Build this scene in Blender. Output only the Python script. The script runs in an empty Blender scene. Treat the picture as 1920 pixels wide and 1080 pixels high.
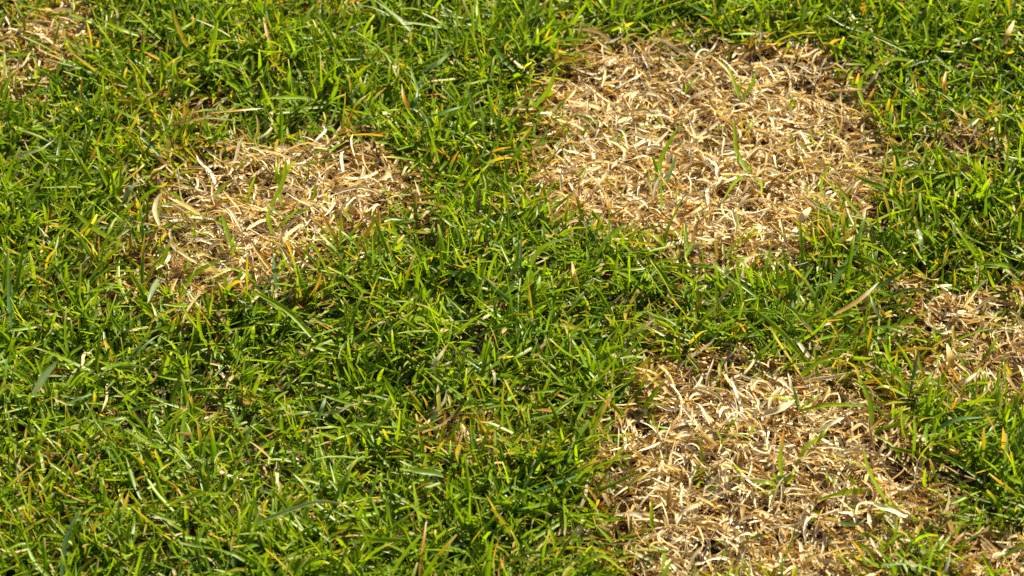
import bpy, math
import numpy as np

# ------------------------------------------------------------------ camera, sky, sun, exposure
scene = bpy.context.scene
COL = scene.collection
RNG = np.random.default_rng(20240611)

ELEV = math.radians(40.0)          # how steeply the camera looks down on the lawn
DIST = 1.62                        # metres from lens to the middle of the picture
FRAME_W = 0.56                     # metres of lawn across the middle of the picture
SENSOR = 36.0
LENS = SENSOR * DIST / FRAME_W

CAM_POS = np.array([0.0, -DIST * math.cos(ELEV), DIST * math.sin(ELEV)])
cam_data = bpy.data.cameras.new("camera")
cam_data.lens = LENS
cam_data.sensor_width = SENSOR
cam_data.clip_start = 0.05
cam_data.clip_end = 500.0
cam_data.dof.use_dof = True
cam_data.dof.focus_distance = DIST - 0.03
cam_data.dof.aperture_fstop = 16.0
cam = bpy.data.objects.new("camera", cam_data)
cam.location = CAM_POS
cam.rotation_euler = (math.pi / 2 - ELEV, 0, 0)
COL.objects.link(cam)
scene.camera = cam

SUN_EL = math.radians(45.0)
SUN_AZ = math.radians(48.0)        # from straight behind the lawn (+Y) towards the right (+X)
world = bpy.data.worlds.new("World")
scene.world = world
world.use_nodes = True
wn = world.node_tree
wn.nodes.clear()
w_out = wn.nodes.new("ShaderNodeOutputWorld")
w_bg = wn.nodes.new("ShaderNodeBackground")
w_sky = wn.nodes.new("ShaderNodeTexSky")
w_sky.sky_type = 'NISHITA'
w_sky.sun_disc = False
w_sky.sun_elevation = SUN_EL
w_sky.sun_rotation = SUN_AZ
w_bg.inputs["Strength"].default_value = 0.05
wn.links.new(w_sky.outputs[0], w_bg.inputs[0])
wn.links.new(w_bg.outputs[0], w_out.inputs[0])

sun_data = bpy.data.lights.new("sun", 'SUN')
sun_data.energy = 5.0
sun_data.angle = math.radians(0.53)
sun_data.color = (1.0, 0.92, 0.70)
sun = bpy.data.objects.new("sun", sun_data)
sd = np.array([math.sin(SUN_AZ) * math.cos(SUN_EL), math.cos(SUN_AZ) * math.cos(SUN_EL), math.sin(SUN_EL)])
import mathutils
sun.rotation_euler = mathutils.Vector(sd).to_track_quat('Z', 'Y').to_euler()
sun.location = tuple(sd * 5)
COL.objects.link(sun)

vs = scene.view_settings
vs.view_transform = 'Standard'
vs.look = 'None'
vs.gamma = 1.0
vs.exposure = 1.38
vs.use_curve_mapping = False
scene.cycles.use_denoising = False
scene.cycles.max_bounces = 10
scene.cycles.diffuse_bounces = 5
scene.cycles.transmission_bounces = 8

# ------------------------------------------------------------------ where things stand
PXM = 1920 / FRAME_W
_f = np.array([0, math.cos(ELEV), -math.sin(ELEV)])
_r = np.array([1.0, 0, 0])
_u = np.cross(_r, _f)


def at(px, py, h=0.0):
    """The point of the lawn, h metres above the soil datum, that a plan mark (1920 x 1080 survey of the plot) stands for."""
    d = _f * DIST + _r * (px - 960) / PXM + _u * (540 - py) / PXM
    t = (h - CAM_POS[2]) / d[2]
    return CAM_POS + d * t


def vnoise(x, y, seed, n_oct=3):
    """smooth value noise in about -1..1"""
    out = np.zeros_like(x, dtype=float)
    amp, tot = 1.0, 0.0
    for o in range(n_oct):
        r = np.random.default_rng(seed * 31 + o)
        tab = r.uniform(-1, 1, (64, 64))
        xi = np.floor(x).astype(int); yi = np.floor(y).astype(int)
        fx = x - xi; fy = y - yi
        fx = fx * fx * (3 - 2 * fx); fy = fy * fy * (3 - 2 * fy)
        a = tab[xi % 64, yi % 64]; b = tab[(xi + 1) % 64, yi % 64]
        c = tab[xi % 64, (yi + 1) % 64]; d = tab[(xi + 1) % 64, (yi + 1) % 64]
        out += amp * ((a * (1 - fx) + b * fx) * (1 - fy) + (c * (1 - fx) + d * fx) * fy)
        tot += amp
        amp *= 0.5
        x = x * 2.03 + 17.3; y = y * 2.03 + 5.1
    return out / tot * 1.5


def ground(x, y):
    x = np.asarray(x, float); y = np.asarray(y, float)
    r = np.hypot(x, y)
    fade = 1 / (1 + (r / 3.0) ** 2)
    return (0.007 * vnoise(x * 9, y * 9, 3, 3) + 0.0025 * vnoise(x * 60, y * 60, 5, 2)) * fade


PATCH_PX = {
    'oval': [(1050, 150), (1120, 98), (1250, 84), (1420, 74), (1530, 84), (1590, 128), (1640, 225), (1668, 290), (1645, 360),
             (1600, 420), (1560, 478), (1490, 522), (1385, 530), (1290, 510), (1200, 486), (1120, 452), (1040, 425), (975, 395),
             (955, 320), (975, 240), (1010, 185)],
    'ragged': [(270, 365), (345, 315), (470, 262), (600, 252), (700, 285), (748, 335), (775, 390), (755, 440), (705, 490),
               (640, 555), (510, 592), (380, 580), (245, 550), (195, 505), (232, 425)],
    'near': [(1130, 800), (1180, 745), (1240, 712), (1330, 676), (1420, 655), (1540, 678), (1625, 715), (1660, 775), (1720, 845),
             (1740, 885), (1765, 940), (1735, 1000), (1670, 1040), (1640, 1120), (1180, 1120), (1140, 1020), (1118, 940), (1108, 870)],
    'edge': [(1675, 585), (1740, 535), (1860, 530), (1960, 560), (2010, 640), (1980, 760), (1870, 785), (1780, 765), (1730, 690), (1690, 640)],
    'corner': [(-60, 60), (30, 20), (110, 10), (195, 20), (195, 85), (150, 120), (150, 185), (80, 205), (-20, 180), (-80, 130)],
    'foot': [(1810, 1050), (1850, 1010), (1960, 985), (2020, 1060), (1940, 1140), (1790, 1120)],
    'spot': [(815, 828), (900, 812), (975, 838), (960, 880), (880, 890), (820, 868)],
    'notch': [(1755, 250), (1800, 232), (1850, 255), (1850, 310), (1790, 325), (1755, 295)],
}
PATCH_FULL = {'oval': 1.0, 'ragged': 0.9, 'near': 0.985, 'edge': 0.72, 'corner': 0.55, 'foot': 0.7, 'spot': 0.42, 'notch': 0.6}
PATCHES = {k: np.array([at(px, py, 0.004)[:2] for px, py in v]) for k, v in PATCH_PX.items()}


def poly_sd(x, y, poly):
    """signed distance to a polygon, positive inside"""
    n = len(poly)
    d = np.full(x.shape, 1e9)
    inside = np.zeros(x.shape, bool)
    for i in range(n):
        ax, ay = poly[i]; bx, by = poly[(i + 1) % n]
        ex, ey = bx - ax, by - ay
        wx, wy = x - ax, y - ay
        t = np.clip((wx * ex + wy * ey) / (ex * ex + ey * ey), 0, 1)
        d = np.minimum(d, np.hypot(wx - ex * t, wy - ey * t))
        cond = ((ay > y) != (by > y)) & (x < (bx - ax) * (y - ay) / (by - ay + 1e-12) + ax)
        inside ^= cond
    return np.where(inside, d, -d)


def dead_of(x, y, key):
    n = 0.010 * vnoise(x * 60, y * 60, 11, 2) + 0.008 * vnoise(x * 24, y * 24, 12, 2)
    s = poly_sd(x, y, PATCHES[key]) + n * (2.1 if key in ('ragged', 'edge', 'corner') else 1.0)
    return np.clip(s / 0.032 + 0.33, 0, 1) * PATCH_FULL[key]


def deadness(x, y):
    m = np.zeros(x.shape)
    for k in PATCHES:
        m = np.maximum(m, dead_of(x, y, k))
    # thin, half-dead fringe north-west of the ragged patch and a few bald spots
    for px, py, rx, ry, v in ((350, 225, 80, 35, .55), (300, 300, 55, 45, .35), (40, 905, 45, 20, .3), (230, 850, 35, 18, .3),
                              (560, 15, 60, 22, .45), (150, 60, 40, 30, .4), (905, 440, 30, 30, .0), (1890, 560, 60, 30, .4), (430, 790, 45, 14, .3),
                              (1700, 1010, 60, 35, .5), (1040, 60, 40, 20, .25), (1210, 655, 60, 20, .3), (620, 30, 50, 20, .3)):
        c = at(px, py); sx = rx / PXM; sy = ry / PXM / math.sin(ELEV)
        q = np.hypot((x - c[0]) / sx, (y - c[1]) / sy) + 0.35 * vnoise(x * 60, y * 60, 21, 2)
        m = np.maximum(m, v * np.clip(1.6 - q, 0, 1))
    return m


# ------------------------------------------------------------------ materials
def new_mat(name):
    m = bpy.data.materials.new(name)
    m.use_nodes = True
    nt = m.node_tree
    nt.nodes.clear()
    return m, nt


def blade_material(name, rough, spec, trans, trans_gain, bump, grain):
    m, nt = new_mat(name)
    N, L = nt.nodes, nt.links
    out = N.new("ShaderNodeOutputMaterial")
    att = N.new("ShaderNodeAttribute"); att.attribute_name = "tint"
    uv = N.new("ShaderNodeUVMap"); uv.uv_map = "UVMap"
    # veins run along the blade
    mp = N.new("ShaderNodeMapping"); mp.inputs["Scale"].default_value = (grain, 1.6, 1)
    L.new(uv.outputs[0], mp.inputs[0])
    nz = N.new("ShaderNodeTexNoise"); nz.inputs["Scale"].default_value = 1.0; nz.inputs["Detail"].default_value = 3
    L.new(mp.outputs[0], nz.inputs["Vector"])
    # blotches in space
    geo = N.new("ShaderNodeNewGeometry")
    nb = N.new("ShaderNodeTexNoise"); nb.inputs["Scale"].default_value = 260; nb.inputs["Detail"].default_value = 2
    L.new(geo.outputs["Position"], nb.inputs["Vector"])
    r1 = N.new("ShaderNodeMapRange"); r1.inputs[1].default_value = .3; r1.inputs[2].default_value = .7
    r1.inputs[3].default_value = .78; r1.inputs[4].default_value = 1.18
    L.new(nz.outputs[0], r1.inputs[0])
    r2 = N.new("ShaderNodeMapRange"); r2.inputs[1].default_value = .3; r2.inputs[2].default_value = .7
    r2.inputs[3].default_value = .85; r2.inputs[4].default_value = 1.13
    L.new(nb.outputs[0], r2.inputs[0])
    mu = N.new("ShaderNodeMath"); mu.operation = 'MULTIPLY'
    L.new(r1.outputs[0], mu.inputs[0]); L.new(r2.outputs[0], mu.inputs[1])
    vm = N.new("ShaderNodeVectorMath"); vm.operation = 'SCALE'
    L.new(att.outputs["Color"], vm.inputs[0]); L.new(mu.outputs[0], vm.inputs["Scale"])
    bs = N.new("ShaderNodeBsdfPrincipled")
    bs.inputs["Roughness"].default_value = rough
    bs.inputs["Specular IOR Level"].default_value = spec
    L.new(vm.outputs[0], bs.inputs["Base Color"])
    tr = N.new("ShaderNodeBsdfTranslucent")
    tm = N.new("ShaderNodeVectorMath"); tm.operation = 'MULTIPLY'
    tm.inputs[1].default_value = trans_gain
    L.new(vm.outputs[0], tm.inputs[0]); L.new(tm.outputs[0], tr.inputs["Color"])
    bp = N.new("ShaderNodeBump"); bp.inputs["Strength"].default_value = bump; bp.inputs["Distance"].default_value = 0.0004
    L.new(nz.outputs[0], bp.inputs["Height"]); L.new(bp.outputs[0], bs.inputs["Normal"])
    mx = N.new("ShaderNodeMixShader"); mx.inputs[0].default_value = trans
    L.new(bs.outputs[0], mx.inputs[1]); L.new(tr.outputs[0], mx.inputs[2])
    L.new(mx.outputs[0], out.inputs[0])
    return m


MAT_GREEN = blade_material("living_grass", 0.31, 0.26, 0.48, (1.6, 1.5, 0.7), 0.22, 9)
MAT_STRAW = blade_material("dead_grass", 0.5, 0.22, 0.31, (1.25, 1.0, 0.5), 0.6, 7)


def soil_material():
    m, nt = new_mat("soil")
    N, L = nt.nodes, nt.links
    out = N.new("ShaderNodeOutputMaterial")
    bs = N.new("ShaderNodeBsdfPrincipled"); bs.inputs["Roughness"].default_value = 0.95
    geo = N.new("ShaderNodeNewGeometry")
    n1 = N.new("ShaderNodeTexNoise"); n1.inputs["Scale"].default_value = 180; n1.inputs["Detail"].default_value = 6
    n2 = N.new("ShaderNodeTexNoise"); n2.inputs["Scale"].default_value = 30; n2.inputs["Detail"].default_value = 4
    L.new(geo.outputs["Position"], n1.inputs["Vector"]); L.new(geo.outputs["Position"], n2.inputs["Vector"])
    cr = N.new("ShaderNodeValToRGB")
    cr.color_ramp.elements[0].position = .3; cr.color_ramp.elements[0].color = (.022, .014, .007, 1)
    cr.color_ramp.elements[1].position = .75; cr.color_ramp.elements[1].color = (.12, .075, .035, 1)
    L.new(n1.outputs[0], cr.inputs[0])
    # far from the plot the sheet carries the general colour of a lawn
    ln = N.new("ShaderNodeVectorMath"); ln.operation = 'LENGTH'
    L.new(geo.outputs["Position"], ln.inputs[0])
    mr = N.new("ShaderNodeMapRange"); mr.inputs[1].default_value = 1.0; mr.inputs[2].default_value = 1.6
    L.new(ln.outputs["Value"], mr.inputs[0])
    gr = N.new("ShaderNodeValToRGB")
    gr.color_ramp.elements[0].position = .35; gr.color_ramp.elements[0].color = (.035, .075, .012, 1)
    gr.color_ramp.elements[1].position = .7; gr.color_ramp.elements[1].color = (.10, .14, .03, 1)
    L.new(n2.outputs[0], gr.inputs[0])
    mx = N.new("ShaderNodeMix"); mx.data_type = 'RGBA'
    L.new(mr.outputs[0], mx.inputs[0]); L.new(cr.outputs[0], mx.inputs[6]); L.new(gr.outputs[0], mx.inputs[7])
    L.new(mx.outputs[2], bs.inputs["Base Color"])
    bp = N.new("ShaderNodeBump"); bp.inputs["Strength"].default_value = .8; bp.inputs["Distance"].default_value = .003
    L.new(n1.outputs[0], bp.inputs["Height"]); L.new(bp.outputs[0], bs.inputs["Normal"])
    L.new(bs.outputs[0], out.inputs[0])
    return m


MAT_SOIL = soil_material()


# ------------------------------------------------------------------ mesh helpers
def mesh_from(name, V, F, tint, uv, mat):
    """V (n,3) verts, F (m,4) quads, tint (n,3) pigment per vertex, uv (n,2) per vertex"""
    me = bpy.data.meshes.new(name)
    nv, nf = len(V), len(F)
    me.vertices.add(nv)
    me.vertices.foreach_set("co", np.ascontiguousarray(V, dtype=np.float32).ravel())
    me.loops.add(nf * 4)
    me.loops.foreach_set("vertex_index", np.ascontiguousarray(F, dtype=np.int32).ravel())
    me.polygons.add(nf)
    me.polygons.foreach_set("loop_start", np.arange(0, nf * 4, 4, dtype=np.int32))
    me.polygons.foreach_set("use_smooth", np.ones(nf, dtype=bool))
    if tint is not None:
        a = me.attributes.new("tint", 'FLOAT_COLOR', 'POINT')
        c = np.ones((nv, 4), dtype=np.float32); c[:, :3] = tint
        a.data.foreach_set("color", c.ravel())
    if uv is not None:
        u = me.uv_layers.new(name="UVMap")
        u.data.foreach_set("uv", np.ascontiguousarray(uv[F.ravel()], dtype=np.float32).ravel())
    me.update(calc_edges=True)
    me.materials.append(mat)
    return me


def link(name, me, parent=None, loc=(0, 0, 0)):
    o = bpy.data.objects.new(name, me)
    COL.objects.link(o)
    o.location = loc
    if parent is not None:
        o.parent = parent
    return o


def tag(o, label=None, cat=None, group=None, kind=None):
    if label: o["label"] = label
    if cat: o["category"] = cat
    if group: o["group"] = group
    if kind: o["kind"] = kind
    return o


# ------------------------------------------------------------------ ribbons: every blade is a folded, tapering ribbon
def ribbons(P, S, Nn, W, fold, tint):
    """P centre lines (N,K,3), S side and Nn normal vectors (N,K,3), W half widths (N,K), fold depth factor (N,), tint (N,K,3)
    -> V (N, K*3, 3), faces of one ribbon (F,4), tint (N,K*3,3), uv (K*3,2)"""
    N, K, _ = P.shape
    V = np.empty((N, K, 3, 3))
    V[:, :, 0] = P - S * W[..., None]
    V[:, :, 1] = P - Nn * (W * fold[:, None])[..., None]
    V[:, :, 2] = P + S * W[..., None]
    T = np.repeat(tint[:, :, None, :], 3, axis=2).copy()
    T[:, :, 1] *= 1.12                      # paler midrib
    idx = np.arange(K * 3).reshape(K, 3)
    F = np.concatenate([np.stack([idx[:-1, c], idx[:-1, c + 1], idx[1:, c + 1], idx[1:, c]], axis=-1) for c in (0, 1)])
    uv = np.stack([np.tile([0, .5, 1.], K), np.repeat(np.linspace(0, 1, K), 3)], axis=-1)
    return V.reshape(N, K * 3, 3), F, T.reshape(N, K * 3, 3), uv


def grow(base, az, th0, bend, curl, L, w, tw0, tw, fold, K, prof, wob=0.0, power=1.3):
    """centre lines grown segment by segment from a base point"""
    N = len(base)
    t = np.linspace(0, 1, K)
    tm = (t[:-1] + t[1:]) / 2
    th = th0[:, None] + bend[:, None] * tm[None] ** power
    a = az[:, None] + curl[:, None] * tm[None]
    if np.any(wob):
        ph = RNG.uniform(0, 6.28, (N, 2))
        th = th + wob * np.sin(tm[None] * 7 + ph[:, :1])
        a = a + wob * np.sin(tm[None] * 6 + ph[:, 1:])
    D = np.stack([np.sin(th) * np.cos(a), np.sin(th) * np.sin(a), np.cos(th)], -1)
    P = np.zeros((N, K, 3))
    P[:, 1:] = np.cumsum(D * (L / (K - 1))[:, None, None], axis=1)
    P += base[:, None]
    Tn = np.concatenate([D[:, :1], (D[:, :-1] + D[:, 1:]) / 2, D[:, -1:]], axis=1)
    Tn /= np.linalg.norm(Tn, axis=-1, keepdims=True)
    af = np.concatenate([a[:, :1], (a[:, :-1] + a[:, 1:]) / 2, a[:, -1:]], axis=1)
    S = np.stack([-np.sin(af), np.cos(af), np.zeros_like(af)], -1)
    Nn = np.cross(Tn, S)
    ph = tw0[:, None] + tw[:, None] * t[None]
    c, s = np.cos(ph)[..., None], np.sin(ph)[..., None]
    S2 = S * c + Nn * s
    N2 = Nn * c - S * s
    W = prof * w[:, None] * 0.5
    return P, S2, N2, W


def lift(P, clear):
    """keep centre lines out of the soil"""
    g = ground(P[..., 0], P[..., 1]) + clear
    P[..., 2] = np.maximum(P[..., 2], g)
    return P


def mixc(a, b, k):
    return a * (1 - k) + b * k


# ------------------------------------------------------------------ soil sheet
def build_soil():
    q = np.linspace(-1, 1, 281)
    ax = np.where(np.abs(q) < .78, q * .72, np.sign(q) * (.72 * .78 + (np.abs(q) - .78) * .72 + 340 * np.clip(np.abs(q) - .78, 0, 1) ** 2.6))
    X, Y = np.meshgrid(ax, ax, indexing='ij')
    V = np.stack([X, Y, ground(X, Y)], -1).reshape(-1, 3)
    n = len(q)
    I = np.arange(n * n).reshape(n, n)
    F = np.stack([I[:-1, :-1], I[1:, :-1], I[1:, 1:], I[:-1, 1:]], -1).reshape(-1, 4)
    o = link("soil", mesh_from("soil", V, F, None, None, MAT_SOIL))
    tag(o, "dark crumbly soil under the lawn", None, None, "structure")


build_soil()

# ------------------------------------------------------------------ the lawn
# plan of the plot: the part in view plus a margin on every side
YT, YB = at(960, 0)[1] + .13, at(960, 1080)[1] - .10


def half_w(y):
    return .5 * FRAME_W * (1 + y * math.cos(ELEV) / DIST) + .10


def scatter(n, margin=0.0):
    x = RNG.uniform(-.45, .45, n); y = RNG.uniform(YB, YT, n)
    k = np.abs(x) < half_w(y)
    return x[k], y[k]


AREA = .9 * (YT - YB)

G_DEEP = np.array([.075, .150, .004])
G_MID = np.array([.142, .232, .004])
G_LIME = np.array([.215, .300, .005])
G_SHEEN = np.array([.085, .165, .035])
YEL = np.array([.44, .34, .02])
ORA = np.array([.50, .25, .04])
STRAW = np.array([.63, .53, .31])
STRAW_P = np.array([.80, .75, .58])
STRAW_O = np.array([.50, .33, .09])
STRAW_B = np.array([.20, .12, .05])


def green_tint(N, K, dry):
    """pigment along each blade, sky sheen painted into some; dry 0..1 raises the share of yellowing ones"""
    t = np.linspace(0, 1, K)[None, :, None]
    u = RNG.random(N)[:, None, None]
    c = np.where(u < .5, mixc(G_DEEP, G_MID, u * 2), mixc(G_MID, G_LIME, (u - .5) * 2))
    c = np.repeat(c, K, axis=1)
    blue = (RNG.random(N) < .05)[:, None, None]
    c = np.where(blue, G_SHEEN * 1.0, c)  # bluish sky sheen painted into a few blades
    c = mixc(c, c * .5 + np.array([.13, .16, .05]), np.clip(1 - t * 3.2, 0, 1) * .7)     # pale sheath at the foot
    c = mixc(c, G_LIME * 1.05, np.clip((t - .55) / .4, 0, 1) * RNG.uniform(0, .8, N)[:, None, None])      # younger, paler ends
    tip = (RNG.random(N) < .11 + .40 * dry)[:, None, None]
    start = RNG.uniform(.45, .95, N)[:, None, None]
    tc = mixc(YEL, ORA, RNG.random(N)[:, None, None] ** 1.5)
    c = np.where(tip, mixc(c, tc, np.clip((t - start) / .25, 0, 1)), c)
    yel = (RNG.random(N) < .018 + .25 * dry)[:, None, None]
    yc = mixc(mixc(G_LIME, YEL, .5), ORA, (RNG.random(N) ** 2)[:, None, None]) * .8
    c = np.where(yel, mixc(yc, c, .15 * (1 - t)), c)
    mown = (RNG.random(N) < .35)
    c[mown, -1] = mixc(c[mown, -1], STRAW, .65)                    # bleached mower cut
    return c * RNG.uniform(.8, 1.15, N)[:, None, None]


def straw_tint(N, K, dark=0.0):
    t = np.linspace(0, 1, K)[None, :, None]
    u = RNG.random(N)[:, None, None]
    a = mixc(STRAW, STRAW_P, RNG.random(N)[:, None, None])
    b = mixc(STRAW, STRAW_O, RNG.random(N)[:, None, None] ** .8)
    c = np.where(u < .68, a, b)
    c = np.where((RNG.random(N) < .08 + dark)[:, None, None], mixc(STRAW_O, STRAW_B, RNG.random(N)[:, None, None]), c)
    c = np.repeat(c, K, axis=1)
    k = RNG.uniform(-.6, .8, N)[:, None, None]
    c = mixc(c, mixc(STRAW_O, STRAW, .4), np.clip(k * (t - .1), 0, 1))
    return c * RNG.uniform(.8, 1.1, N)[:, None, None]


def green_profile(N, K, cut_share=.5):
    t = np.linspace(0, 1, K)[None]
    p = (.62 + .38 * np.clip(t * 3, 0, 1)) * np.clip(1 - t ** RNG.uniform(2.2, 4.5, N)[:, None], 0, 1) ** .75
    cut = RNG.random(N) < cut_share
    pc = (.65 + .35 * np.clip(t * 3, 0, 1)) * (1 - .35 * t)
    pc[:, -1] *= .55
    p = np.where(cut[:, None], pc, p)
    return np.maximum(p, .06)


def make_lawn():
    # tufts: many blades share a foot and fan out of it
    n_t = int(AREA * 2.95e4)
    tx, ty = scatter(n_t)
    dd = deadness(tx, ty)
    thin = .9 * np.clip(vnoise(tx * 40, ty * 40, 41, 2) - .3, 0, 1)
    keep = RNG.random(len(tx)) > np.clip(dd * 1.04 + thin - .02, 0, .975)
    tx, ty, dd = tx[keep], ty[keep], dd[keep]
    nb = RNG.integers(3, 8, len(tx))
    idx = np.repeat(np.arange(len(tx)), nb)
    N = len(idx)
    lean_az = RNG.uniform(0, 2 * np.pi, len(tx)) + .9 * vnoise(tx * 14, ty * 14, 51, 2)
    x = tx[idx] + RNG.normal(0, .0035, N); y = ty[idx] + RNG.normal(0, .0035, N)
    dd = np.maximum(dd[idx], deadness(x, y))
    # swathes of longer and shorter growth
    hgt = 1 + .30 * vnoise(x * 18, y * 18, 61, 2)
    L = RNG.gamma(9, .0023, N) * hgt * (1 - .35 * dd)
    L = np.clip(L, .008, .042)
    w = np.clip(RNG.normal(.0021, .00042, N), .0011, .0033) * (.8 + .2 * L / .024)
    az = lean_az[idx] + RNG.normal(0, .95, N)
    th0 = np.abs(RNG.normal(.72, .40, N))
    flat = RNG.random(N) < .25
    th0 = np.where(flat, RNG.uniform(1.0, 1.45, N), th0)
    bend = RNG.gamma(2.0, .30, N) * np.where(flat, .4, 1.0)
    bend = np.where(RNG.random(N) < .08, -.4, bend)
    curl = RNG.normal(0, .45, N)
    z = ground(x, y) + RNG.uniform(-.001, .004, N) + np.where(flat, RNG.uniform(0, .012, N), 0)
    K = 6
    P, S, Nn, W = grow(np.stack([x, y, z], -1), az, th0, bend, curl, L, w, RNG.normal(0, .5, N), RNG.normal(0, .9, N), None, K, green_profile(N, K), wob=.05)
    P = lift(P, .0015)
    fold = RNG.uniform(.15, .75, N)
    V, F, T, uv = ribbons(P, S, Nn, W, fold, green_tint(N, K, np.clip(4 * dd * (1 - dd) + .5 * np.clip(vnoise(x * 28, y * 28, 81, 2) - .25, 0, 1), 0, 1)))
    # the 300 largest blades in view become parts of their own
    mid = P[:, -1]
    d = mid - CAM_POS
    dep = d @ _f
    px = 960 + (d @ _r) / dep * DIST * PXM
    py = 540 - (d @ _u) / dep * DIST * PXM
    inview = (px > 10) & (px < 1910) & (py > 10) & (py < 1070)
    score = L * w * (0.4 + mid[:, 2] / .03) * inview
    top = np.argsort(-score)[:300]
    rest = np.ones(N, bool); rest[top] = False

    def fuse(sel):
        n = sel.sum(); nv = V.shape[1]
        FF = (F[None] + (np.arange(n) * nv)[:, None, None]).reshape(-1, 4)
        return V[sel].reshape(-1, 3), FF, T[sel].reshape(-1, 3), np.tile(uv, (n, 1))
    lawn = link("lawn", mesh_from("lawn", *fuse(rest), MAT_GREEN))
    tag(lawn, "short green grass of the lawn growing around all the dead patches", "grass", None, "stuff")
    for i in top:
        b = P[i, 0]
        link("grass_blade", mesh_from("grass_blade", V[i] - b, F, T[i], uv, MAT_GREEN), lawn, tuple(b))
    print("lawn blades", N, "tris", N * 20)
    return lawn


lawn = make_lawn()


# ------------------------------------------------------------------ dry litter between the green blades
def straw_batch(x, y, zlo, zhi, lmin, lmax, K, dark=0.0, wmean=.0022, rise=.0, rooted=False, curly=.13):
    N = len(x)
    L = RNG.uniform(lmin, lmax, N) * RNG.uniform(.7, 1.15, N)
    w = np.clip(RNG.normal(wmean, .0005, N), .0006, .0036)
    az = RNG.uniform(0, 2 * np.pi, N)
    th0 = RNG.normal(1.36, .20, N) - rise * RNG.random(N)
    bend = RNG.normal(.25, .45, N) + (1.4 - th0) * 1.3
    curl = RNG.normal(0, .85, N)
    tight = RNG.random(N) < curly
    curl = np.where(tight, RNG.choice([-1, 1], N) * RNG.uniform(2, 4.2, N), curl)
    z = ground(x, y) + zlo + (zhi - zlo) * RNG.random(N)
    t = np.linspace(0, 1, K)[None]
    prof = np.maximum((.78 + .22 * np.sin(np.pi * np.clip(t * .8 + .15, 0, 1))) * np.clip(1.02 - t ** RNG.uniform(4, 12, N)[:, None], .1, 1), .1)
    P, S, Nn, W = grow(np.stack([x, y, z], -1), az, th0, bend, curl, L, w, RNG.normal(0, .6, N), RNG.normal(0, 1.2, N), None, K, prof, wob=.20, power=1.0)
    if not rooted:
        P = P - (P[:, K // 2:K // 2 + 1] - P[:, :1]) * np.array([1, 1, 0])       # centred on its spot
    P = lift(P, .001)
    return P, S, Nn, W, straw_tint(N, K, dark), L, w


def fuse_all(V, F, T, uv):
    n, nv = V.shape[:2]
    FF = (F[None] + (np.arange(n) * nv)[:, None, None]).reshape(-1, 4)
    return V.reshape(-1, 3), FF, T.reshape(-1, 3), np.tile(uv, (n, 1))


def make_thatch():
    x, y = scatter(int(AREA * 1.1e4))
    dd = deadness(x, y)
    k = dd < .8
    x, y, dd = x[k], y[k], dd[k]
    x = np.concatenate([x, np.repeat(x[dd > .2], 5) + RNG.normal(0, .004, 5 * (dd > .2).sum())])
    y = np.concatenate([y, np.repeat(y[dd > .2], 5) + RNG.normal(0, .004, 5 * (dd > .2).sum())])
    P, S, Nn, W, T, L, w = straw_batch(x, y, .001, .009, .010, .028, 6, dark=.3, wmean=.0017, rise=.3)
    V, F, T, uv = ribbons(P, S, Nn, W, RNG.uniform(0, .5, len(x)), T * np.array([.72, .66, .55]))
    o = link("thatch", mesh_from("thatch", *fuse_all(V, F, T, uv), MAT_STRAW))
    tag(o, "tan dead clippings and old stems lying low between the green blades", "thatch", None, "stuff")


make_thatch()

# ------------------------------------------------------------------ the dead patches
PATCH_LABEL = {
    'oval': "largest patch of bleached dead grass, oval, right of centre near the top",
    'ragged': "ragged straw coloured dead patch with curly blades and green tufts in the left half",
    'near': "wide bleached dead patch running off the bottom edge, scattered green sprouts in it",
    'edge': "orange tan dead patch cut off by the right edge, mixed with green blades",
    'corner': "shaded thin dead patch in the upper left corner",
    'foot': "small orange dead patch in the lower right corner",
    'spot': "small brown dead spot in the green left of the wide bottom patch",
    'notch': "little tan dead spot right of the largest dead patch",
}


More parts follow.
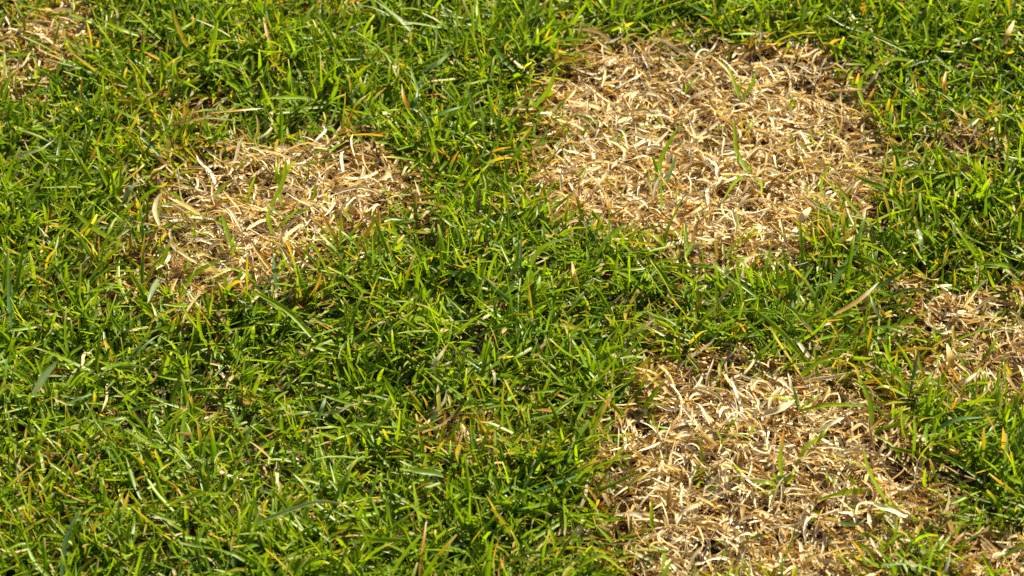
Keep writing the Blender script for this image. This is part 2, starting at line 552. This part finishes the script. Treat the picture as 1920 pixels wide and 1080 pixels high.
def make_patch(key):
    poly = PATCHES[key]
    lo, hi = poly.min(0) - .012, poly.max(0) + .012
    area = np.prod(hi - lo)
    full = PATCH_FULL[key]
    c = poly.mean(0)
    root = link("dead_grass_patch", None, None, (c[0], c[1], float(ground(*c))))
    tag(root, PATCH_LABEL[key], "dead grass", "dead patches in the lawn")
    off = np.array(root.location)
    sets = []
    # storeys of litter: chaff, a dense flat mat, a loose layer, and springy blades on top
    loose = 1.25 if key == 'ragged' else 1.0                       # longer, curlier, thinner growth there
    for dens, z0, z1, l0, l1, dark, wm, rise in ((4.0e4, .0006, .004, .003, .008, .35, .0012, .3), (5.0e4, .0005, .003, .010, .022, .34, .0016, 0), (4.0e4, .001, .008, .011, .028, .08, .0009, .3),
                                              (5.0e4, .002, .007, .012, .027, .07, .0014, .25), (5.2e4, .003, .009, .012, .026, .05, .0015, .75)):
        l0 *= loose; l1 *= loose; dens /= loose ** 1.5
        n = int(area * dens)
        x = RNG.uniform(lo[0], hi[0], n); y = RNG.uniform(lo[1], hi[1], n)
        d = dead_of(x, y, key)
        hollow = np.clip(vnoise(x * 75, y * 75, 71, 2) - .45, 0, 1) * 1.2
        for hx, hy, hr in ((1695, 906, .010), (1330, 1038, .008), (1245, 268, .006), (860, 345, .006), (1565, 830, .006)):
            hc = at(hx, hy)
            hollow = np.maximum(hollow, np.clip(1.6 - np.hypot(x - hc[0], y - hc[1]) / hr, 0, 1))
        k = RNG.random(n) < np.clip(d * 1.15 - hollow, 0, 1) ** 1.2
        if rise > .4 and l0 > .01:
            k &= poly_sd(x, y, poly) > .008
        x, y = x[k], y[k]
        if rise > .4 and l0 > .01:                                   # rooted dead tufts
            rep_ = RNG.integers(1, 6, len(x)); sel = np.repeat(np.arange(len(x)), rep_)[:len(x)]
            x = x[sel] + RNG.normal(0, .002, len(sel)); y = y[sel] + RNG.normal(0, .002, len(sel))
        s = list(straw_batch(x, y, z0, z1, l0, l1, 8, dark, wm, rise, rise > .4 and l0 > .01, .26 if key == 'ragged' else .08))
        rim = np.clip(1 - poly_sd(x, y, poly) / .032, 0, 1) * (RNG.random(len(x)) < .8) * RNG.uniform(.25, .95, len(x))
        s[4] = mixc(s[4], mixc(STRAW_O, STRAW_B, .3)[None, None], rim[:, None, None])
        sets.append(s)
    P, S, Nn, W, T, L, w = [np.concatenate(q) for q in zip(*sets)]
    N = len(P)
    V, F, T, uv = ribbons(P, S, Nn, W, RNG.uniform(.3, 1.1, N), T)
    d = P.mean(1) - CAM_POS
    dep = d @ _f
    px = 960 + (d @ _r) / dep * DIST * PXM
    py = 540 - (d @ _u) / dep * DIST * PXM
    inview = (px > 5) & (px < 1915) & (py > 5) & (py < 1075)
    score = L * w * np.clip(P.mean(1)[:, 2] - ground(P[:, :, 0].mean(1), P[:, :, 1].mean(1)), .001, .02) ** 1.5 * inview
    n_top = 300 if key in ('oval', 'near', 'ragged') else (140 if key in ('edge', 'corner') else 50)
    top = np.argsort(-score)[:n_top]
    rest = np.ones(N, bool); rest[top] = False
    mv, mf, mt, mu = fuse_all(V[rest], F, T[rest], uv)
    mat = link("straw_mat", mesh_from("straw_mat", mv - off, mf, mt, mu, MAT_STRAW), root)
    mat["kind"] = "stuff"
    for i in top:
        b = P[i, 0]
        link("straw_blade", mesh_from("straw_blade", V[i] - b, F, T[i], uv, MAT_STRAW), root, tuple(b - off))
    print(key, N)


for k_ in PATCHES:
    make_patch(k_)


# ------------------------------------------------------------------ blades and tufts that stand out one by one
PIG = {
    'green': mixc(G_MID, G_LIME, .8), 'deep': mixc(G_MID, G_LIME, .1), 'lime': G_LIME * 1.15, 'blue': np.array([.10, .19, .06]),  # blue: sky sheen put into the leaf colour
    'pale': np.array([.25, .32, .14]), 'grey': np.array([.20, .26, .13]), 'yellow': mixc(G_LIME, YEL, .75), 'orange': ORA,  # pale: light leaf tone, plus white gloss painted in
    'straw': STRAW, 'cream': STRAW_P * 1.02, 'brown': STRAW_O * .75, 'stalk': np.array([.12, .06, .05]), 'tan': STRAW_O,
}
DRY = {'straw', 'cream', 'brown', 'tan', 'stalk'}


def catmull(C, K):
    C = np.array(C, float)
    if len(C) == 2:
        C = np.array([C[0], (C[0] + C[1]) / 2, C[1]])
    E = np.vstack([2 * C[0] - C[1], C, 2 * C[-1] - C[-2]])
    u = np.linspace(0, len(C) - 1 - 1e-6, K)
    i = u.astype(int); f = (u - i)[:, None]
    a, b, c, d = E[i], E[i + 1], E[i + 2], E[i + 3]
    return .5 * (2 * b + (c - a) * f + (2 * a - 5 * b + 4 * c - d) * f ** 2 + (3 * b - a - 3 * c + d) * f ** 3)


def shaped_blade(pts, width_mm, pig, tip=None, foot=8.0, cut=False, twist=None, K=9):
    """one blade that climbs from its foot through the given plan marks; returns world verts etc."""
    C = []
    x0, y0 = pts[0]
    n = len(pts)
    for i, p in enumerate(pts):
        t = i / (n - 1)
        h = max(foot + .44 * (y0 - p[1]) / 2.63, foot + 5.0 * math.sin(math.pi * t * .8) + 2 * t)
        q = at(p[0], p[1], h * .001)
        C.append(q)
    P = catmull(C, K)
    P[:, 2] += ground(P[0, 0], P[0, 1])
    P = lift(P, .002)
    Tn = np.gradient(P, axis=0); Tn /= np.linalg.norm(Tn, axis=1, keepdims=True)
    ref = np.array([0.15, -.30, .94])
    S = np.cross(Tn, ref); S /= np.linalg.norm(S, axis=1, keepdims=True) + 1e-9
    Nn = np.cross(S, Tn)
    a0 = RNG.normal(0, .35) if twist is None else twist
    ph = a0 + RNG.normal(0, .5) * np.linspace(0, 1, K)
    c, s_ = np.cos(ph)[:, None], np.sin(ph)[:, None]
    S, Nn = S * c + Nn * s_, Nn * c - S * s_
    t = np.linspace(0, 1, K)
    if cut:
        pr = (.7 + .3 * np.clip(t * 3, 0, 1)) * (1 - .2 * t); pr[-1] *= .6
    else:
        pr = np.maximum((.62 + .38 * np.clip(t * 3, 0, 1)) * np.clip(1 - t ** 3.2, 0, 1) ** .75, .06)
    W = pr * width_mm * .0005
    col = np.repeat(PIG[pig][None], K, 0) * RNG.uniform(.9, 1.1)
    if tip:
        col = mixc(col, PIG[tip][None], np.clip((t - .6) / .25, 0, 1)[:, None])
    V, F, T, uv = ribbons(P[None], S[None], Nn[None], W[None], np.array([RNG.uniform(.2, .6)]), col[None])
    return V[0], F, T[0], uv, P[0], (MAT_STRAW if pig in DRY else MAT_GREEN)


def tuft(label, blades, group=None, foot=11.0):
    made = [shaped_blade(b[0], *b[1:4], foot=foot) if len(b) > 3 else shaped_blade(b[0], *b[1:], foot=foot) for b in blades]
    c = made[0][4]
    root = link("grass_tuft", None, None, tuple(c))
    tag(root, label, "grass tuft", group)
    for V, F, T, uv, p, m in made:
        link("blade", mesh_from("blade", V - p, F, T, uv, m), root, tuple(p - c))


def leaf(name, label, cat, pts, width, pig, tip=None, foot=12.0, cut=False, twist=None, group=None):
    V, F, T, uv, p, m = shaped_blade(pts, width, pig, tip, foot, cut, twist, 12)
    o = link(name, mesh_from(name, V - p, F, T, uv, m), None, tuple(p))
    tag(o, label, cat, group)


B_ = "green tufts sprouting in the largest dead patch"
A_ = "green tufts sprouting in the ragged dead patch"
C_ = "green tufts sprouting in the wide bottom dead patch"

tuft("dark green tuft with tall leaning blade, left of centre in largest dead patch",
     [([(1243, 350), (1238, 295), (1282, 213)], 2.9, 'deep'), ([(1229, 350), (1231, 315), (1222, 284)], 2.4, 'deep'),
      ([(1219, 345), (1216, 302)], 1.7, 'green'), ([(1240, 388), (1240, 340)], 1.8, 'green'), ([(1246, 345), (1262, 300), (1268, 280)], 2.0, 'blue'),
      ([(1268, 372), (1269, 344)], 1.5, 'green')], B_)
tuft("tallest broad bladed tuft in the middle of the largest dead patch",
     [([(1404, 322), (1382, 280), (1377, 214)], 3.1, 'green'), ([(1408, 320), (1393, 300), (1385, 283)], 2.6, 'deep'),
      ([(1410, 322), (1407, 300)], 1.8, 'lime'), ([(1398, 326), (1378, 338), (1352, 378)], 2.2, 'green'),
      ([(1416, 332), (1428, 345), (1427, 368)], 1.9, 'lime')], B_)
tuft("three bladed tuft with brown tipped leaning blade near top of largest dead patch",
     [([(1386, 178), (1368, 130), (1332, 98)], 2.6, 'green', 'tan'), ([(1393, 182), (1411, 152), (1421, 122)], 2.1, 'green'),
      ([(1388, 172), (1389, 140)], 1.6, 'lime')], B_)
tuft("small yellow green sprouts just above the tallest tuft in the largest dead patch",
     [([(1398, 248), (1404, 232), (1415, 212)], 1.9, 'lime'), ([(1392, 238), (1390, 214)], 1.6, 'yellow'), ([(1340, 228), (1362, 226)], 1.8, 'lime'),
      ([(1345, 205), (1362, 188)], 1.9, 'lime')], B_)
tuft("green tuft with long blade leaning right on lower rim of largest dead patch",
     [([(1245, 474), (1254, 436), (1291, 364)], 2.8, 'green'), ([(1246, 474), (1225, 455), (1203, 446)], 2.1, 'lime'), ([(1242, 470), (1243, 440)], 2.0, 'green')], B_)
tuft("forked lime green tuft near the bottom of the largest dead patch",
     [([(1389, 462), (1386, 432), (1380, 407)], 2.2, 'lime'), ([(1392, 458), (1406, 445), (1420, 425)], 2.2, 'lime'), ([(1392, 462), (1410, 448), (1442, 442)], 1.8, 'yellow')], B_)
tuft("single curved green sprout near the right rim of the largest dead patch",
     [([(1540, 366), (1542, 332), (1562, 296)], 2.1, 'green'), ([(1558, 300), (1552, 290)], 1.6, 'deep')], B_)
tuft("short single green sprout above right of the middle of the largest dead patch",
     [([(1483, 197), (1485, 180), (1487, 164)], 1.9, 'green')], B_)
tuft("low mossy cluster of tiny lime blades right of tallest tuft in largest dead patch",
     [([(1482, 268), (1474, 260)], 1.6, 'lime'), ([(1488, 272), (1496, 262)], 1.7, 'lime'), ([(1500, 272), (1512, 264)], 1.8, 'lime'), ([(1505, 268), (1528, 262)], 1.7, 'lime'),
      ([(1527, 266), (1521, 234)], 1.5, 'green'), ([(1489, 262), (1482, 244)], 1.6, 'lime'), ([(1496, 276), (1506, 280)], 1.7, 'green')], B_)
tuft("pair of thin green sprouts at the upper left of the largest dead patch",
     [([(1284, 168), (1294, 152), (1313, 133)], 1.6, 'green'), ([(1282, 166), (1284, 146)], 1.4, 'deep')], B_)
tuft("yellowing tuft with an orange blade on the upper right rim of the largest dead patch",
     [([(1622, 185), (1612, 150), (1640, 112), (1680, 92)], 3.0, 'lime', 'yellow'), ([(1624, 184), (1632, 170), (1642, 152)], 2.4, 'orange'),
      ([(1620, 185), (1640, 190), (1668, 232)], 2.4, 'green'), ([(1626, 182), (1660, 180), (1692, 184)], 2.6, 'lime'), ([(1618, 186), (1610, 172)], 2.2, 'green')], B_)
tuft("slender dark green blade pair low on the left of the largest dead patch",
     [([(1052, 222), (1056, 205), (1058, 190)], 1.4, 'deep'), ([(1090, 330), (1096, 314), (1100, 310)], 1.7, 'lime'), ([(1085, 326), (1078, 318)], 1.5, 'lime')], B_)

tuft("long bladed green tuft in the middle of the ragged dead patch",
     [([(508, 402), (532, 352), (537, 308)], 2.7, 'green'), ([(511, 448), (504, 420), (505, 398)], 2.6, 'green'), ([(512, 446), (536, 424), (563, 398)], 2.0, 'green'),
      ([(505, 396), (522, 410), (541, 424)], 2.3, 'blue'), ([(545, 415), (570, 408), (582, 408)], 2.0, 'lime'), ([(528, 398), (527, 350), (556, 328)], 1.7, 'green')], A_)
tuft("thin forked lime sprout left of the long bladed tuft in the ragged dead patch",
     [([(464, 388), (471, 358), (481, 330)], 1.9, 'lime'), ([(464, 380), (456, 372), (442, 367)], 1.7, 'lime')], A_)
tuft("dark green leaning tuft left of centre in the ragged dead patch",
     [([(434, 474), (424, 438), (416, 410)], 2.8, 'deep'), ([(418, 426), (402, 420)], 1.7, 'green'), ([(357, 425), (368, 408)], 1.7, 'green')], A_)
tuft("broad yellow green tuft at the top of the ragged dead patch",
     [([(518, 348), (534, 324), (556, 304)], 3.2, 'lime', 'yellow'), ([(516, 344), (519, 320), (518, 298)], 2.0, 'green'), ([(528, 345), (537, 318)], 2.4, 'green')], A_)
tuft("short vivid green sprout low in the ragged dead patch",
     [([(437, 492), (436, 472), (440, 452)], 2.1, 'lime'), ([(445, 485), (456, 482)], 1.5, 'deep')], A_)
tuft("two short green sprouts at the lower right of the ragged dead patch",
     [([(582, 458), (576, 448), (570, 434)], 2.0, 'green'), ([(585, 458), (600, 456), (616, 452)], 2.0, 'lime')], A_)
tuft("green tuft on the lower left rim of the ragged dead patch",
     [([(300, 516), (296, 490), (278, 470)], 2.9, 'green', 'lime'), ([(272, 545), (258, 520), (240, 492)], 3.2, 'green'), ([(276, 440), (274, 420), (280, 405)], 1.8, 'blue')], A_)

tuft("upright green tuft with orange tipped blade in middle of wide bottom dead patch",
     [([(1467, 900), (1463, 862), (1471, 798)], 2.6, 'green', 'orange'), ([(1458, 912), (1440, 905), (1408, 903)], 2.5, 'green'), ([(1476, 908), (1486, 892), (1490, 878)], 1.7, 'lime'),
      ([(1466, 908), (1456, 898), (1450, 886)], 2.0, 'deep'), ([(1458, 915), (1440, 920), (1420, 922)], 2.2, 'lime')], C_)
tuft("pair of slanting green blades right of upright tuft in wide bottom dead patch",
     [([(1494, 874), (1510, 846), (1532, 826)], 2.3, 'green'), ([(1526, 840), (1540, 825), (1556, 802)], 2.3, 'green')], C_)
tuft("sprawling large tuft of long green blades right of centre in the wide bottom dead patch",
     [([(1666, 942), (1640, 900), (1626, 868), (1619, 836)], 3.0, 'green'), ([(1624, 876), (1586, 864), (1534, 850)], 2.4, 'green'), ([(1642, 910), (1590, 912), (1520, 932)], 2.8, 'green'),
      ([(1672, 936), (1655, 955), (1634, 970)], 3.0, 'lime'), ([(1662, 948), (1650, 945), (1636, 938)], 2.0, 'deep'), ([(1606, 905), (1598, 894), (1588, 884)], 1.6, 'green'),
      ([(1554, 910), (1552, 895), (1550, 880)], 1.8, 'deep'), ([(1560, 908), (1566, 892)], 1.6, 'green')], C_)
tuft("low curved green sprouts in the left part of the wide bottom dead patch",
     [([(1358, 822), (1372, 800), (1390, 790)], 1.7, 'green'), ([(1360, 823), (1385, 822), (1412, 834)], 1.7, 'lime'), ([(1353, 848), (1352, 830), (1342, 815)], 1.7, 'green'), ([(1405, 822), (1415, 808)], 1.6, 'green')], C_)
tuft("flat lying tuft with a long horizontal green blade high in the wide bottom dead patch",
     [([(1498, 778), (1560, 766), (1650, 771)], 2.5, 'green'), ([(1496, 774), (1492, 755), (1486, 732)], 2.4, 'blue', 'deep'), ([(1500, 774), (1520, 758), (1542, 744)], 1.7, 'green'), ([(1496, 764), (1465, 757), (1434, 752)], 2.2, 'green', 'yellow')], C_)
tuft("tall dark green blades at the upper right rim of the wide bottom dead patch",
     [([(1633, 808), (1632, 765), (1618, 718)], 2.6, 'deep'), ([(1640, 812), (1690, 795), (1705, 785)], 2.8, 'green'), ([(1700, 828), (1692, 800), (1690, 770)], 2.2, 'lime'), ([(1712, 858), (1716, 810), (1714, 772)], 2.3, 'lime'),
      ([(1688, 858), (1676, 830), (1632, 806)], 2.0, 'green')], C_)
tuft("single upright green blade in the lower left of the wide bottom dead patch",
     [([(1226, 990), (1222, 962), (1223, 926)], 2.3, 'green'), ([(1215, 985), (1206, 972)], 1.6, 'lime')], C_)
tuft("long crossing green blades over the top rim of the wide bottom dead patch",
     [([(1520, 697), (1467, 628), (1406, 576)], 2.9, 'green'), ([(1502, 714), (1456, 645), (1446, 622)], 2.0, 'yellow', 'lime'), ([(1500, 716), (1535, 688), (1586, 666)], 2.6, 'lime'), ([(1533, 716), (1530, 690), (1526, 646)], 2.1, 'green'),
      ([(1402, 696), (1425, 668), (1455, 640)], 2.4, 'deep'), ([(1540, 690), (1580, 643), (1618, 602)], 2.3, 'green')])
tuft("yellow green blades arching over the lower right of the wide bottom dead patch",
     [([(1640, 1045), (1625, 1020), (1590, 1008)], 2.0, 'lime'), ([(1650, 1030), (1670, 1010), (1705, 985)], 2.2, 'green'), ([(1625, 1040), (1600, 1030), (1585, 1018)], 2.0, 'yellow'), ([(1672, 1025), (1680, 995), (1682, 965)], 1.8, 'green')])
tuft("green tuft between the wide bottom patch and the right edge patch",
     [([(1712, 745), (1735, 725), (1750, 700)], 2.6, 'green'), ([(1700, 745), (1690, 720), (1652, 690)], 2.6, 'green'), ([(1718, 748), (1740, 760), (1765, 752)], 2.4, 'deep'), ([(1706, 740), (1716, 690), (1722, 655)], 2.2, 'blue'), ([(1700, 748), (1660, 730), (1640, 735)], 2.2, 'lime')])
tuft("thin green sprouts crossing the right edge dead patch",
     [([(1780, 640), (1830, 620), (1870, 612)], 1.9, 'green'), ([(1842, 670), (1860, 645), (1874, 622)], 2.0, 'deep'), ([(1855, 710), (1846, 690), (1838, 672)], 2.0, 'green'), ([(1890, 720), (1886, 680), (1884, 640)], 2.0, 'deep'), ([(1830, 590), (1862, 592), (1890, 596)], 2.0, 'yellow')])

# --- living blades that stand out of the lawn
GL = "grass leaf"
leaf("grass_leaf", "broad pale blue green blade tip at the left edge below the ragged patch", GL, [(62, 740), (84, 706), (108, 678)], 3.8, 'pale', None, 22, twist=.1)
leaf("grass_leaf", "long broad silvery blade running off the top edge left of centre", GL, [(775, 62), (742, 30), (690, -8)], 3.2, 'pale', None, 18, twist=.1)
leaf("grass_leaf", "long arched green blade below the gap between the two upper dead patches", GL, [(991, 530), (1006, 492), (1030, 473), (1072, 462)], 2.8, 'green', 'grey', 12)
leaf("grass_leaf", "very long pale green blade lying near the bottom edge left of centre", GL, [(483, 985), (548, 961), (598, 946), (648, 952)], 2.1, 'pale', None, 24)
leaf("grass_leaf", "grey bladed tip hanging in front of the ragged patch's lower left rim", GL, [(297, 520), (286, 540), (276, 566)], 3.0, 'grey', None, 28, twist=0)
leaf("grass_leaf", "flat silver grey blade above left of the ragged patch", GL, [(230, 360), (243, 340), (258, 325)], 3.6, 'grey', None, 20, twist=.1)
leaf("grass_leaf", "shiny white curved thin blade at the left edge below the corner patch", GL, [(15, 290), (45, 282), (76, 273), (102, 255)], 2.0, 'pale', None, 24)
leaf("grass_leaf", "long straight green blade slanting down to the ragged patch's left rim", GL, [(232, 455), (172, 420), (114, 366)], 2.9, 'green', None, 16)
leaf("grass_leaf", "longest green blade slanting below the ragged patch", GL, [(605, 652), (545, 585), (465, 538)], 3.1, 'green', 'lime', 16)
leaf("grass_leaf", "upright dark blue green blade by the left edge at mid height", GL, [(20, 608), (16, 550), (17, 488)], 2.4, 'blue', None, 14)
leaf("grass_leaf", "thin silvery upright blade below the gap between the two upper dead patches", GL, [(974, 528), (976, 495), (977, 455)], 1.9, 'pale', None, 14)
leaf("grass_leaf", "glossy blue green curled blade between the right edge patch and the largest patch", GL, [(1654, 595), (1640, 570), (1632, 545)], 2.0, 'blue', None, 18)
leaf("grass_leaf", "yellow upright blade on the lower right rim of the largest dead patch", GL, [(1583, 458), (1580, 430), (1583, 402)], 2.5, 'yellow', 'orange', 14)
leaf("grass_leaf", "white glossy bent blade right of the largest dead patch", GL, [(1791, 440), (1788, 418), (1778, 406)], 2.8, 'pale', None, 22)
leaf("grass_leaf", "broad pale blue blade standing right below the largest dead patch", GL, [(1729, 466), (1727, 445), (1722, 424)], 3.6, 'pale', 'grey', 20, cut=True)
leaf("grass_leaf", "long blue green blade lying left of the wide bottom patch", GL, [(995, 925), (1040, 908), (1092, 890)], 2.2, 'blue', None, 18)
leaf("grass_leaf", "thin wavy upright green blade at the bottom centre", GL, [(841, 945), (840, 912), (845, 880)], 1.9, 'green', None, 16)
leaf("grass_leaf", "yellow green blade bent into a chevron at the bottom centre", GL, [(1085, 1050), (1128, 1030), (1168, 1058)], 2.6, 'lime', 'yellow', 26)
leaf("grass_leaf", "blue green upright blade with a pale tip in the lower left corner", GL, [(113, 1078), (122, 1000), (148, 942)], 2.8, 'blue', 'grey', 14)
leaf("grass_leaf", "arched lime blade in the lower left quarter", GL, [(318, 952), (366, 934), (426, 930)], 2.4, 'lime', None, 18)
leaf("grass_leaf", "long glossy pale blade along the lower right, right of the wide bottom patch", GL, [(1655, 1050), (1720, 1050), (1786, 1075)], 2.6, 'pale', 'green', 22)
leaf("grass_leaf", "blue green arching blade right of the wide bottom patch", GL, [(1758, 802), (1796, 784), (1844, 781)], 2.5, 'blue', None, 18)
leaf("grass_leaf", "orange yellow upright blade left of the largest dead patch", GL, [(768, 205), (758, 180), (753, 152)], 2.3, 'orange', 'yellow', 16)
leaf("grass_leaf", "blue green blade beside the orange upright blade left of the largest patch", GL, [(772, 202), (780, 180), (783, 155)], 2.2, 'blue', None, 16)
leaf("grass_leaf", "glossy silver curved blade left of the largest dead patch near the top", GL, [(792, 132), (822, 116), (846, 92)], 2.8, 'pale', 'blue', 18)
leaf("grass_leaf", "long dark blue green blade lying right of the ragged patch's top", GL, [(795, 224), (830, 212), (870, 200)], 2.3, 'blue', None, 20)
leaf("grass_leaf", "long green blade with an orange middle near the top left corner patch", GL, [(302, 70), (270, 40), (243, 16)], 2.5, 'green', 'lime', 18)
leaf("grass_leaf", "long straight blade right of the corner patch pointing up left", GL, [(262, 70), (222, 55), (180, 34)], 3.2, 'green', None, 16)
leaf("grass_leaf", "straight lime blade beside the top left corner patch pointing up right", GL, [(305, 72), (335, 55), (363, 38)], 2.6, 'lime', None, 18)
leaf("grass_leaf", "long green blade at the left rim of the largest dead patch", GL, [(1000, 200), (1030, 160), (1046, 112)], 3.2, 'lime', None, 12)
leaf("grass_leaf", "orange standing blade tip far right of the largest dead patch", GL, [(1773, 170), (1771, 150), (1775, 127)], 2.8, 'orange', 'tan', 18, twist=0)
leaf("grass_leaf", "orange tipped slim blade below the long arched blade", GL, [(1046, 556), (1058, 538), (1071, 518)], 1.9, 'yellow', 'orange', 14)
leaf("grass_leaf", "blue grey upright blade at the lower right rim of the ragged patch", GL, [(520, 560), (516, 530), (514, 498)], 2.4, 'blue', None, 12)
leaf("grass_leaf", "thin straight grey green blade in the middle of the lower left lawn", GL, [(597, 772), (604, 750), (610, 732)], 2.5, 'grey', None, 20)

# --- dead leaves lying in or standing out of the grass
DL = "dry leaf"
leaf("dry_leaf", "broad tan curled dead leaf standing at the upper right edge", DL, [(1882, 86), (1890, 66), (1902, 42)], 3.6, 'tan', 'straw', 26, twist=.2)
leaf("dry_leaf", "broad pale dead blade standing on the left rim of the ragged patch", DL, [(298, 412), (290, 388), (292, 368), (302, 350)], 3.0, 'straw', None, 20, twist=0)
leaf("dry_leaf", "tan dead blade beside the broad pale one on the ragged patch's rim", DL, [(375, 398), (345, 380), (318, 368)], 3.0, 'tan', 'straw', 16, twist=.1)
leaf("dry_leaf", "pale stem with a dark purple end across the ragged dead patch", DL, [(455, 448), (438, 418), (424, 396)], 1.9, 'straw', 'stalk', 18)
leaf("dry_leaf", "large pale flat dead blade in the lower right of the largest dead patch", DL, [(1492, 422), (1508, 405), (1520, 392)], 4.6, 'straw', None, 14, twist=.1)
leaf("dry_leaf", "broad bleached blade lying near the top of the wide bottom patch", DL, [(1430, 792), (1462, 780), (1490, 764)], 4.4, 'straw', None, 12, twist=.2)
leaf("dry_leaf", "long thin tan stem lying above the ragged patch", DL, [(308, 230), (345, 222), (385, 213), (452, 219)], 1.5, 'tan', 'straw', 24)
leaf("dry_leaf", "orange tan dead blade lying above the long thin stem near the ragged patch", DL, [(396, 200), (440, 196), (492, 192)], 2.2, 'tan', 'cream', 24)
leaf("dry_leaf", "brown dead blade standing beside the orange tipped slim blade", DL, [(1078, 556), (1076, 538), (1072, 514)], 2.6, 'tan', None, 14)
leaf("dry_leaf", "long brown streaked dead blade between the largest and the wide bottom patch", DL, [(1562, 596), (1610, 568), (1648, 534)], 2.4, 'tan', 'cream', 22)
leaf("dry_leaf", "tan twisted dead blade in the middle of the lower lawn", DL, [(808, 702), (822, 680), (842, 650)], 2.2, 'straw', 'brown', 18)
leaf("dry_leaf", "small tan dead blade end at the bottom centre", DL, [(935, 1068), (937, 1052), (940, 1038)], 2.0, 'tan', 'straw', 20)
leaf("dry_leaf", "forked orange dead blade rising in the right edge patch", DL, [(1785, 688), (1782, 665), (1776, 640)], 4.0, 'tan', 'straw', 12)
leaf("dry_leaf", "pale dead blade lying in the right edge patch near its bottom", DL, [(1790, 722), (1812, 712), (1836, 694)], 2.2, 'straw', None, 16)
leaf("dry_leaf", "pale curled dead blade low in the wide bottom patch", DL, [(1438, 1048), (1452, 1052), (1472, 1040)], 2.4, 'straw', None, 16)
leaf("dry_leaf", "pale upright dead blade tip in the lower right of the wide bottom patch", DL, [(1636, 985), (1632, 972), (1628, 956)], 2.6, 'straw', None, 16)
leaf("dry_leaf", "pale thin dead blade lying just right of the largest patch over the little tan spot", DL, [(1805, 250), (1822, 238), (1836, 226)], 1.7, 'straw', None, 20)
